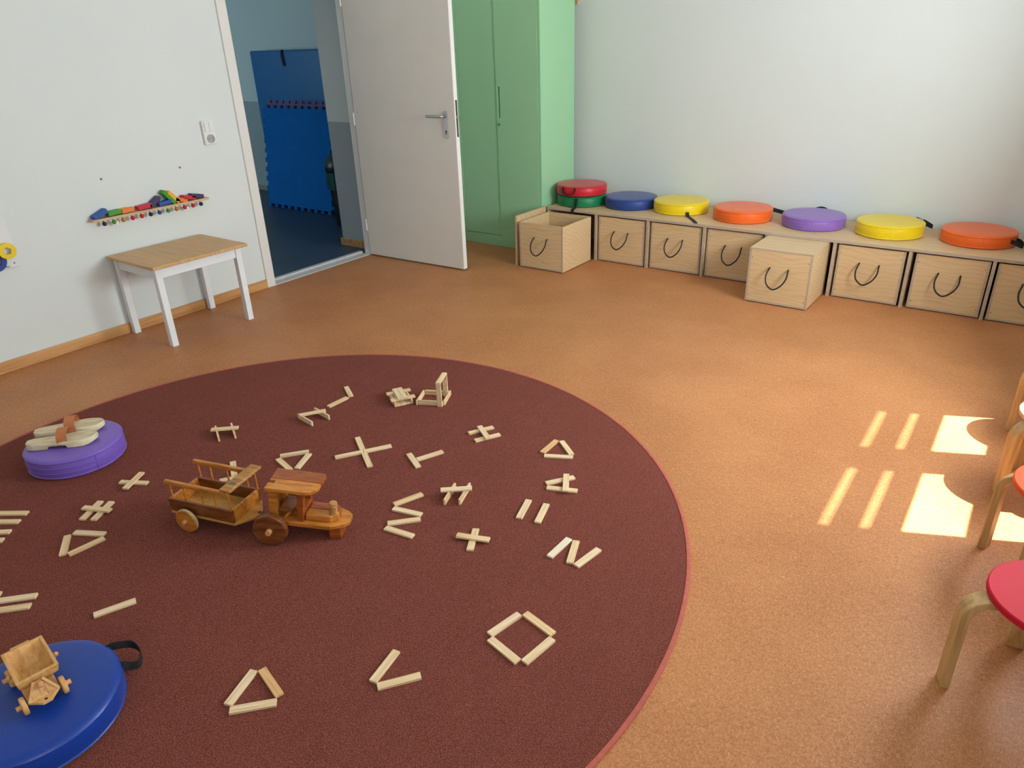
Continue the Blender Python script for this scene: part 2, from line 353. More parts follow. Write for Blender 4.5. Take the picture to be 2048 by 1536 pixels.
# door
door = struct_empty('door_1')
f = MB()
f.box(-0.15, 0.014, FY0, 3.061, 0, DZ + 0.07).box(-0.045, 0.014, 4.003, FY1 + 0.02, 0, DZ + 0.07).box(-0.045, 0.014, 3.061, 4.003, DZ, DZ + 0.07)
f.box(-0.15, -0.03, 3.061, 3.082, 0, DZ)
f.build('door_frame', 'white_paint', door, 0.003)
f = MB().box(-0.11, 0.012, 3.061, 4.003, 0, 0.004).box(-0.012, 0.012, 3.061, 4.003, 0.004, 0.007).box(-0.11, -0.075, 3.061, 4.003, 0.004, 0.018)
f.build('threshold', 'sill', door, 0.0015)
leaf = MB().box(0, 0.955, 0, 0.04, 0.012, 2.045).build('door_leaf', 'leaf', door, 0.002, loc=(0.03, 3.992, 0), rotz=R(2.1))
MB().box(0.9552, 0.957, 0.001, 0.039, 0.014, 2.043).build('lit_edge_band', 'leaf_edge_lit', leaf)
MB().box(0.9571, 0.9585, 0.013, 0.031, 0.955, 1.195).build('lock_plate', 'dark_metal', leaf)
MB().box(0.9586, 0.966, 0.015, 0.029, 1.075, 1.095).build('latch', 'metal', leaf, 0.003)
pl = [(0.877 + 0.021 * math.cos(R(a)), (1.105 if a <= 180 else 0.965) + 0.021 * math.sin(R(a))) for a in range(0, 360, 15)]
m = Matrix(((1, 0, 0, 0), (0, 0, -1, 0), (0, 1, 0, 0), (0, 0, 0, 1)))
plate = MB().prism(pl, 0.0005, 0.0075, m).build('handle_plate', 'metal', leaf, 0.0015)
MB().tube(smooth_path([(0.877, -0.0076, 1.092), (0.877, -0.04, 1.092), (0.862, -0.052, 1.092), (0.82, -0.054, 1.092), (0.745, -0.052, 1.092)], 6), 0.0095, 14).build('lever', 'metal', leaf, smooth=True)
kp = [(0.877 + 0.0065 * math.cos(R(a)), 0.992 + 0.0065 * math.sin(R(a))) for a in range(-50, 231, 20)] + [(0.8735, 0.972), (0.8805, 0.972)]
MB().prism(kp, 0.0076, 0.0082, m).build('keyhole', 'black', leaf)
MB().cyl((0.04, -0.0005, 1.10), (0.04, -0.002, 1.10), 0.003).build('screw_hole', 'black', leaf)
for z in (0.25, 1.05, 1.85): MB().cyl((-0.004, -0.005, z - 0.045), (-0.004, -0.005, z + 0.045), 0.0055).build('hinge', 'white_paint', leaf)

# ------------------------------------------------------------------ things on the left wall
sw = thing('light_switch', 'white double light switch with socket below, beside the door frame', 'light switch', (0, 2.770, 1.085), R(90))
# local x = along wall (+y world), local -y = out of the wall (+x world)
MB().box(-0.041, 0.041, -0.022, -0.0005, -0.0715, 0.0715).build('frame', 'plastic', sw, 0.004)
for s in (-1, 1): MB().box(-0.0305 if s < 0 else 0.0008, -0.0008 if s < 0 else 0.0305, -0.030, -0.0222, 0.006, 0.066).build('rocker', 'plastic', sw, 0.002)
ring = [(0.0255, 0), (0.0255, 0.0), (0.0255, 0.006), (0.0215, 0.006), (0.0205, 0.0012), (0, 0.001)]
mo = Matrix.Translation((0, -0.0222, -0.037)) @ Matrix.Rotation(R(90), 4, 'X')
so = MB().lathe([(0, 0)] + ring[1:], 32, mo).build('socket', 'socket_shade', sw, smooth=True)
for s in (-1, 1): MB().cyl((s * 0.0095, -0.0236, -0.037), (s * 0.0095, -0.0242, -0.037), 0.0028, 12).build('pin_hole', 'black', so)
for (y, z, r) in ((2.045, 0.910, 0.0062), (2.533, 0.904, 0.0062)):
    o = MB().cyl((0.0003, 0, 0), (0.003, 0, 0), r, 14).build('wall_plug', 'brass', loc=(0, y, z))
    tag(o, 'small brown screw plug in the white wall above the %s end of the rail' % ('left' if y < 2.2 else 'right'), 'wall plug', 'screw plugs above the rail')
# flap rail
rail = thing('flap_rail', 'narrow wooden wall rail with coloured flaps and knobs above the low table', 'wall toy', (0, 1.915, 0.70))
MB().prism([(0.0005, 0), (0.052, 0.0), (0.062, 0.03), (0.062, 0.712), (0.052, 0.742), (0.0005, 0.742)], -0.006, 0.006).build('shelf', 'rail_wood', rail, 0.002)
kn = ['navy', 'green', 'ochre', 'red', 'red', 'navy', 'blue', 'green', 'ochre', 'red', 'red', 'navy']
for i, c in enumerate(kn):
    y = 0.062 + i * 0.0562
    o = MB().cyl((0.03, y, -0.0065), (0.04, y, -0.02), 0.003, 8).ball((0.045, y, -0.027), 0.0125).build('knob', FL[c], rail, smooth=True)
    if i in (1, 9): MB().box(0.05, 0.052, y + 0.008, y + 0.022, -0.045, -0.024).build('paper_tag', 'plastic', rail)
# flaps: (centre along the rail, centre height, length, tilt, colour)
fl = [(0.055, 0.026, 0.088, 22, 'blue'), (0.135, 0.020, 0.078, 3, 'green'), (0.188, 0.020, 0.072, 3, 'yellow'), (0.212, 0.020, 0.072, 3, 'orange'),
      (0.318, 0.020, 0.085, 4, 'red'), (0.388, 0.036, 0.085, 32, 'purple'), (0.448, 0.020, 0.082, 4, 'blue'), (0.482, 0.052, 0.10, 128, 'green'),
      (0.512, 0.048, 0.09, 130, 'yellow'), (0.556, 0.024, 0.08, 166, 'orange'), (0.612, 0.028, 0.082, 168, 'red'), (0.668, 0.028, 0.082, 168, 'purple')]
for i, (y, z, ln, a, c) in enumerate(fl):
    mt = Matrix.Translation((0, y, z)) @ Matrix.Rotation(R(a), 4, 'X')
    MB().box(0.008 + (0.02 if c == 'orange' and i == 3 else 0), 0.052 - (0.02 if c == 'yellow' and i == 2 else 0), -ln / 2, ln / 2, -0.0095, 0.0145, mt).build('flap', FL[c], rail, 0.002)
# white activity board, cut by the left frame edge
ab = thing('activity_board', 'white wall board with coloured wooden rings at the left frame edge', 'wall toy', (0, 0, 0))
MB().box(0.0005, 0.018, 0.80, 1.502, 0.542, 1.15).build('panel', 'panel_white', ab, 0.003)
def disc(name, y, z, r, x0, x1, mat, hole=None, n=40):
    b = MB(); o = [(r * math.cos(2 * math.pi * i / n), r * math.sin(2 * math.pi * i / n)) for i in range(n)]
    mt = Matrix(((0, 0, 1, 0), (1, 0, 0, y), (0, 1, 0, z), (0, 0, 0, 1)))
    if not hole: b.prism(o, x0, x1, mt); return b.build(name, mat, ab, 0.002)
    bm = b.bm; lay = []
    for xx in (x0, x1): lay.append(([bm.verts.new(mt @ Vector((p[0], p[1], xx))) for p in o], [bm.verts.new(mt @ Vector((p[0], p[1], xx))) for p in hole]))
    for k, (A, H) in enumerate(lay):
        for i in range(n): bm.faces.new((A[i], A[(i + 1) % n], H[(i + 1) % n], H[i]))
    for w_ in (0, 1):
        A, B = lay[0][w_], lay[1][w_]
        for i in range(n): bm.faces.new((A[i], A[(i + 1) % n], B[(i + 1) % n], B[i]))
    return b.build(name, mat, ab)
def radial(poly_r, n=40): return [(poly_r(2 * math.pi * i / n) * math.cos(2 * math.pi * i / n), poly_r(2 * math.pi * i / n) * math.sin(2 * math.pi * i / n)) for i in range(n)]
pent = radial(lambda t: 0.021 * math.cos(math.pi / 5) / math.cos(((t - 0.3) % (2 * math.pi / 5)) - math.pi / 5))
disc('ring', 1.455, 0.638, 0.042, 0.034, 0.048, 'ring_yellow', pent)
disc('ring', 1.365, 0.700, 0.042, 0.0185, 0.032, 'ring_green')
disc('ring', 1.388, 0.595, 0.055, 0.0185, 0.0335, 'ring_blue', radial(lambda t: 0.030))
disc('disc', 1.388, 0.595, 0.0295, 0.0185, 0.024, 'skin_wood')
MB().tube([(0.03, 1.40, 0.74), (0.036, 1.435, 0.672)], 0.0012, 6).build('cord', 'ink', ab)
disc('mark', 1.478, 0.565, 0.0045, 0.0181, 0.0186, 'ring_green')
def text(name, s, size, mat, parent, loc, rot, ext=0.0004):
    c = bpy.data.curves.new(name, 'FONT'); c.body = s; c.size = size; c.extrude = ext; c.align_x = 'CENTER'; c.align_y = 'CENTER'
    o = bpy.data.objects.new(name, c); C.objects.link(o); c.materials.append(M[mat]); me = bpy.data.meshes.new_from_object(o); bpy.data.objects.remove(o); o = bpy.data.objects.new(name, me); C.objects.link(o)
    o.parent = parent; o.location = loc; o.rotation_euler = rot; return o
text('lettering', 'beleduc', 0.0145, 'ink', ab, (0.0186, 1.432, 0.553), (R(90), 0, R(90)))

# ------------------------------------------------------------------ low table
t = thing('low_table', 'low white table with honey pine top against the left wall', 'table', (0, 0, 0))
MB().box(0.018, 0.512, 1.950, 2.562, 0.468, 0.487).build('table_top', 'table_top', t, 0.004)
for x in (0.022, 0.435):
    for y in (1.978, 2.497): MB().box(x, x + 0.037, y, y + 0.037, 0, 0.4675).build('leg', 'table_white', t, 0.002)
MB().box(0.028, 0.046, 2.016, 2.496, 0.405, 0.4675).build('apron', 'table_white', t, 0.001)
MB().box(0.448, 0.466, 2.016, 2.496, 0.405, 0.4675).build('apron', 'table_white', t, 0.001)
MB().box(0.060, 0.434, 1.984, 2.002, 0.405, 0.4675).build('apron', 'table_white', t, 0.001)
MB().box(0.060, 0.434, 2.510, 2.528, 0.405, 0.4675).build('apron', 'table_white', t, 0.001)

# ------------------------------------------------------------------ cupboard
c = thing('cupboard', 'tall pale green two-door cupboard behind the open white door', 'cupboard', (0.415, 4.745, 0))
MB().box(0, 0.80, 0.022, 0.475, 0.0, 1.95).box(0.782, 0.80, 0.0, 0.022, 0.0, 1.95).box(0, 0.018, 0.0, 0.022, 0, 1.95).box(0.018, 0.782, 0.0, 0.022, 0, 0.086).box(0.018, 0.782, 0.0, 0.022, 1.93, 1.95).build('body', 'green', c, 0.0015)
dl = MB().box(0.02, 0.392, 0.003, 0.0215, 0.090, 1.927).build('door', 'green', c, 0.002)
dr = MB()
hx0, hx1, hz0, hz1 = 0.409, 0.427, 1.012, 1.235
dr.box(0.3945, 0.779, -0.004, 0.0215, 0.020, hz0).box(0.3945, 0.779, -0.004, 0.0215, hz1, 1.927).box(0.3945, hx0, -0.004, 0.0215, hz0, hz1).box(hx1, 0.779, -0.004, 0.0215, hz0, hz1)
dr = dr.build('door', 'green', c)
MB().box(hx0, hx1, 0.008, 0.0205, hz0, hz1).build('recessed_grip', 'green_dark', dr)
MB().cyl((0.418, -0.0042, 0.963), (0.418, -0.011, 0.963), 0.009).build('lock', 'metal', dr, smooth=True)
o = MB().box(0, 0.028, -0.022, -0.0005, 0, 0.14).build('coat_peg_board', 'rail_wood', bevel=0.002, loc=(1.158, YB, 1.78))
tag(o, 'end of a small wooden board on the back wall beside the cupboard top', 'wall board')

# ------------------------------------------------------------------ bench with storage boxes
BX = 1.26; PW = 0.4268; NB = 8; BY = 4.76; BT = 0.367
bench = thing('storage_bench', 'long low plywood bench with open bays along the back wall', 'bench', (0, 0, 0))
MB().box(BX - 0.01, BX + NB * PW + 0.01, BY, YB - 0.012, BT - 0.018, BT).build('bench_top', 'birch', bench, 0.001)
MB().box(BX - 0.01, BX + NB * PW + 0.01, BY - 0.0012, BY - 0.0002, BT - 0.0178, BT - 0.0006).build('edge', 'ply_edge', bench)
for k in range(NB + 1):
    x = BX + k * PW
    dv = MB().box(x - 0.009, x + 0.009, BY + 0.002, YB - 0.03, 0, BT - 0.0185).build('divider', 'birch', bench)
    MB().box(x - 0.0088, x + 0.0088, BY + 0.0006, BY + 0.0018, 0.001, BT - 0.019).build('edge', 'ply_edge', dv)
MB().box(BX - 0.009, BX + NB * PW + 0.009, YB - 0.029, YB - 0.018, 0.02, BT - 0.02).build('back_panel', 'birch', bench)
BW, BD, BH, T = 0.380, 0.40, 0.338, 0.012
def make_box(label):
    r = thing('storage_box', label, 'box', (0, 0, 0), 0, 'plywood storage boxes of the bench')
    x = BW / 2; z0 = 0.006
    bp = MB().box(-x, x, 0.0, BD, z0, z0 + T).build('bottom_panel', 'birch', r)
    MB().box(-x + 0.0005, x - 0.0005, -0.001, -0.0002, z0 + 0.0005, z0 + T - 0.0005).build('edge', 'ply_edge', bp)
    for s in (-1, 1):
        xa, xb = (-x, -x + T) if s < 0 else (x - T, x)
        sp = MB().box(xa, xb, 0.0, BD, z0 + T + 0.0003, BH).build('side_panel', 'birch', r)
        MB().box(xa + 0.0005, xb - 0.0005, -0.001, -0.0002, z0 + T + 0.0005, BH - 0.0005).build('edge', 'ply_edge', sp)
    fp = MB().box(-x + T + 0.0003, x - T - 0.0003, 0.0, T, z0 + T + 0.0003, BH).build('front_panel', 'birch', r)
    for sx in (-1, 1):
        for sz in (0.05, 0.29): MB().cyl((sx * (x - 0.02), -0.0002, sz), (sx * (x - 0.02), -0.0008, sz), 0.0028, 8).build('screw', 'dark_metal', fp)
    MB().box(-x + T + 0.0003, x - T - 0.0003, BD - T, BD, z0 + T + 0.0003, BH).build('back_panel', 'birch', r)
    path = smooth_path([(-0.056, 0.004, 0.238), (-0.058, -0.016, 0.228), (-0.064, -0.038, 0.190), (-0.050, -0.054, 0.146), (-0.008, -0.060, 0.120), (0.036, -0.054, 0.148), (0.058, -0.038, 0.190), (0.058, -0.016, 0.228), (0.056, 0.004, 0.238)], 7)
    rp = MB().tube(path, 0.0045, 8).build('rope_handle', 'rope', r, smooth=True)
    for s in (-1, 1): MB().ball((s * 0.056, T + 0.008, 0.238), 0.0075, 10).build('knot', 'rope', rp, smooth=True)
    for sx in (-1, 1):
        for y in (0.03, BD - 0.03): MB().cyl((sx * 0.15, y, 0), (sx * 0.15, y, 0.0058), 0.012, 10).build('foot_pad', 'rope', r)
    return r
box0 = make_box('open plywood box without a lid, pulled out beside the green cupboard')
box0.location = (1.472, 4.335, 0)
lab = {1: 'plywood box in the bench bay under the blue cushion', 2: 'plywood box in the bench bay under the left yellow cushion', 3: 'plywood box under the left orange cushion, beside the pulled-out lidded box',
       5: 'plywood box in the bench bay under the right yellow cushion, right of the pulled-out box', 6: 'plywood box in the bench bay under the right orange cushion', 7: 'plywood box in the rightmost bay, cut by the right frame edge'}
jit = {1: (0, 0.0), 2: (0.002, 0.004), 3: (-0.004, 0.010), 5: (0.0, 0.004), 6: (0.007, 0.008), 7: (-0.003, 0.002)}
for k, l in lab.items():
    dup(box0, (BX + (k + 0.5) * PW + jit[k][0], BY + 0.010 + jit[k][1], 0), 0, l)
b4 = dup(box0, (3.170, 4.415, 0), 0, 'plywood box closed with a lid, pulled far out of its bay under the purple cushion')
lid = thing('box_lid', 'flat plywood lid lying on the box pulled out below the purple cushion', 'lid', (3.170, 4.415, BH + 0.0004), 0, 'plywood lids of the boxes')
lp = MB().box(-BW / 2, BW / 2, 0, BD, 0, 0.0095).build('board', 'birch', lid)
MB().box(-BW / 2 + 0.0005, BW / 2 - 0.0005, -0.001, -0.0002, 0.0005, 0.009).build('edge', 'ply_edge', lp)
lid2 = thing('box_lid', 'plywood lid standing upright between the open box and the green cupboard', 'lid', (1.245, 4.350, 0), 0, 'plywood lids of the boxes')
lp = MB().box(-0.0155, 0.0, 0, 0.392, 0, 0.374, Matrix.Rotation(R(1.2), 4, 'Y')).build('board', 'birch', lid2)

# ------------------------------------------------------------------ round cushions
def cushion(name, label, col, x, y, z, r=0.2, h=0.08, rot=0.0, strap=None, seams=2, group='round vinyl seat cushions', seed=0):
    o = thing(name, label, 'cushion', (x, y, z), rot, group)
    p = [(0, 0.0), (r * 0.6, 0.0), (r - 0.012, 0.0), (r - 0.004, 0.002), (r - 0.001, 0.006), (r + 0.0012, 0.009), (r - 0.0015, 0.012)]
    for i in range(1, 6): p.append((r - 0.0015 + 0.003 * math.sin(math.pi * i / 6), 0.012 + (h - 0.026) * i / 6))
    p += [(r - 0.0015, h - 0.014), (r + 0.0015, h - 0.010), (r - 0.001, h - 0.006), (r - 0.006, h - 0.002), (r - 0.02, h), (r * 0.6, h + 0.002), (0, h + 0.003)]
    rnd = random.Random(seed); ph = [rnd.uniform(0, 6.28) for _ in range(4)]
    j = lambda t, zz: 0.003 * math.sin(3 * t + ph[0]) + 0.0025 * math.sin(7 * t + ph[1] + zz * 40) + 0.0015 * math.sin(13 * t + ph[2] - zz * 60)
    cv = MB().lathe(p, 72, None, j).build('cover', V[col], o, smooth=True)
    if seams:
        zs = [h * 0.52] if seams == 1 else [h * 0.36, h * 0.62]
        for q in zs:
            pts = [((r + 0.0015 + 0.002 * math.sin(3 * t + ph[0]) * 0.2) * math.cos(t), (r + 0.0015) * math.sin(t), q) for t in [R(190 + 3 * i) for i in range(0, 31)]]
            MB().tube(pts, 0.0018, 6).build('zip_seam', V[col], cv, smooth=True)
        t = R(283); MB().tube([((r + 0.001) * math.cos(t), (r + 0.001) * math.sin(t), 0.012), ((r + 0.001) * math.cos(t), (r + 0.001) * math.sin(t), h - 0.012)], 0.0014, 6).build('seam', V[col], cv, smooth=True)
    if strap:
        path, up = strap; MB().ribbon(smooth_path(path, 8), 0.024, 0.002, up).build('carry_strap', 'webbing', o)
    return o
def loop(ang, r, h, out=0.07, half=0.05, drop=0.0):
    a = R(ang); c, s = math.cos(a), math.sin(a)
    P = lambda u, v, z: (u * c - v * s, u * s + v * c, z)
    return ([P(r - 0.004, -half, h - 0.02), P(r + 0.02, -half * 0.95, h - 0.02 - drop * 0.3), P(r + out, -half * 0.4, h - 0.03 - drop), P(r + out, half * 0.4, h - 0.03 - drop), P(r + 0.02, half * 0.95, h - 0.02 - drop * 0.3), P(r - 0.004, half, h - 0.02)], (0, 0, 1))
BTe = BT + 0.0005
cushion('seat_cushion', 'green round cushion underneath the red one at the bench left end', 'green', 1.421, 5.005, BTe, 0.193, 0.078, strap=([(0.062, -0.188, 0.072), (0.063, -0.196, 0.060), (0.064, -0.203, 0.030), (0.066, -0.226, 0.006), (0.066, -0.246, 0.0035), (0.065, -0.2515, -0.012), (0.063, -0.2515, -0.075)], (1, 0, 0)), seams=0, seed=1)
cushion('seat_cushion', 'red round cushion on top of the green one', 'red', 1.420, 5.005, BTe + 0.0825, 0.195, 0.073, strap=([(-0.052, -0.186, 0.069), (-0.054, -0.196, 0.05), (-0.042, -0.203, 0.024), (0.0, -0.206, 0.016), (0.042, -0.203, 0.024), (0.054, -0.196, 0.05), (0.052, -0.186, 0.069)], (0, -1, 0.02)), seams=0, seed=2)
cushion('seat_cushion', 'navy blue round cushion on the bench between the red and yellow ones', 'blue', 1.810, 5.087, BTe, 0.198, 0.078, seams=0, seed=3)
cushion('seat_cushion', 'yellow round cushion next to the blue one, left of the two yellow bench cushions', 'yellow', 2.214, 5.107, BTe, 0.200, 0.082, strap=([(0.118, -0.160, 0.03), (0.125, -0.170, 0.015), (0.14, -0.185, 0.003), (0.20, -0.255, 0.003), (0.262, -0.342, 0.003)], (0.78, 0.62, 0.0)), seams=0, seed=4)
cushion('seat_cushion', 'orange round cushion between yellow and purple, left of the two orange ones', 'orange', 2.692, 5.070, BTe, 0.2, 0.083, strap=loop(38, 0.2, 0.075, 0.10, 0.02, 0.02), seed=5)
cushion('seat_cushion', 'purple round cushion on the bench above the pulled-out lidded box', 'purple', 3.168, 5.089, BTe, 0.2, 0.077, strap=([(-0.05, 0.19, 0.050), (-0.045, 0.204, 0.060), (-0.02, 0.212, 0.069), (0.005, 0.212, 0.069), (0.03, 0.206, 0.060), (0.035, 0.19, 0.050)], (0, 0, 1)), seed=6)
cushion('seat_cushion', 'yellow round cushion between purple and orange, right of the two yellow bench cushions', 'yellow', 3.634, 5.078, BTe, 0.197, 0.085, strap=loop(42, 0.197, 0.095, 0.085, 0.035, 0.035), seams=1, seed=7)
cushion('seat_cushion', 'orange round cushion at the right end of the bench, right of the two orange ones', 'orange', 4.117, 5.112, BTe, 0.2, 0.077, strap=loop(-22, 0.2, 0.062, 0.05, 0.03, 0.008), seams=1, seed=8)
cushion('seat_cushion', 'dark green round cushion on the bench cut off by the right frame edge', 'green', 4.560, 5.10, BTe, 0.198, 0.08, strap=loop(222, 0.198, 0.06, 0.05, 0.02, 0.01), seams=0, seed=9)
RZ = 0.008
cushion('seat_cushion', 'violet round cushion on the rug carrying the wooden sandals', 'violet', 1.301, 1.041, RZ + 0.0005, 0.185, 0.086, R(75), seed=10)
cushion('seat_cushion', 'royal blue round cushion on the rug under the small wooden cart', 'royal', 2.586, 0.330, RZ + 0.0005, 0.199, 0.078, strap=([(-0.018, 0.193, 0.066), (-0.014, 0.212, 0.064), (0.0, 0.250, 0.046), (0.032, 0.255, 0.030), (0.062, 0.232, 0.026), (0.060, 0.208, 0.036), (0.064, 0.190, 0.056), (0.060, 0.178, 0.064)], (0, 0, 1)), seams=1, seed=11)

# ------------------------------------------------------------------ rug
rug = thing('round_rug', 'large round dark red-brown rug with coral binding on the orange floor', 'rug', (2.345, 1.233, 0))
MB().lathe([(0, 0.0005), (1.484, 0.0005), (1.485, 0.004), (1.481, 0.0078), (0, RZ)], 160).build('pile', 'rug', rug, smooth=True)
MB().lathe([(1.4835, 0.0002), (1.496, 0.0002), (1.4985, 0.003), (1.497, 0.0066), (1.491, 0.009), (1.4855, 0.0086), (1.4835, 0.006), (1.4835, 0.0002)], 200).build('edge_binding', 'binding', rug, smooth=True)

# ------------------------------------------------------------------ building planks
PLN, PWD, PT = 0.1176, 0.0235, 0.0078
pm = {}
def plank_mesh(kind):
    if kind not in pm:
        b = MB()
        if kind == 'flat': b.box(-PLN / 2, PLN / 2, -PWD / 2, PWD / 2, 0, PT)
        elif kind == 'edge': b.box(-PLN / 2, PLN / 2, -PT / 2, PT / 2, 0, PWD)
        else: b.box(-PT / 2, PT / 2, -PWD / 2, PWD / 2, 0, PLN)
        bmesh.ops.bevel(b.bm, geom=b.bm.edges[:], offset=0.0006, segments=1, affect='EDGES')
        o = b.build('building_plank', 'plank'); pm[kind] = o.data; bpy.data.objects.remove(o)
    return pm[kind]
def plank(x, y, ang, z, label, kind='flat', tilt=0.0):
    me = plank_mesh(kind)
    tone = 'plank_orange' if label.startswith('orange-toned') else ('plank_pale' if label.startswith('pale') else None)
    if tone: me = me.copy(); me.materials[0] = M[tone]
    o = bpy.data.objects.new('building_plank', me); C.objects.link(o)
    o.location = (x, y, z); o.rotation_euler = (0, tilt, R(ang)); tag(o, label, 'building plank', 'pine building planks on the rug'); return o
ZK = {'f': (RZ, 'flat'), 't': (RZ + PT, 'flat'), 'e': (RZ, 'edge'), 'b': (RZ + PWD, 'flat'), 's': (RZ, 'up')}
E_ = 0.0002
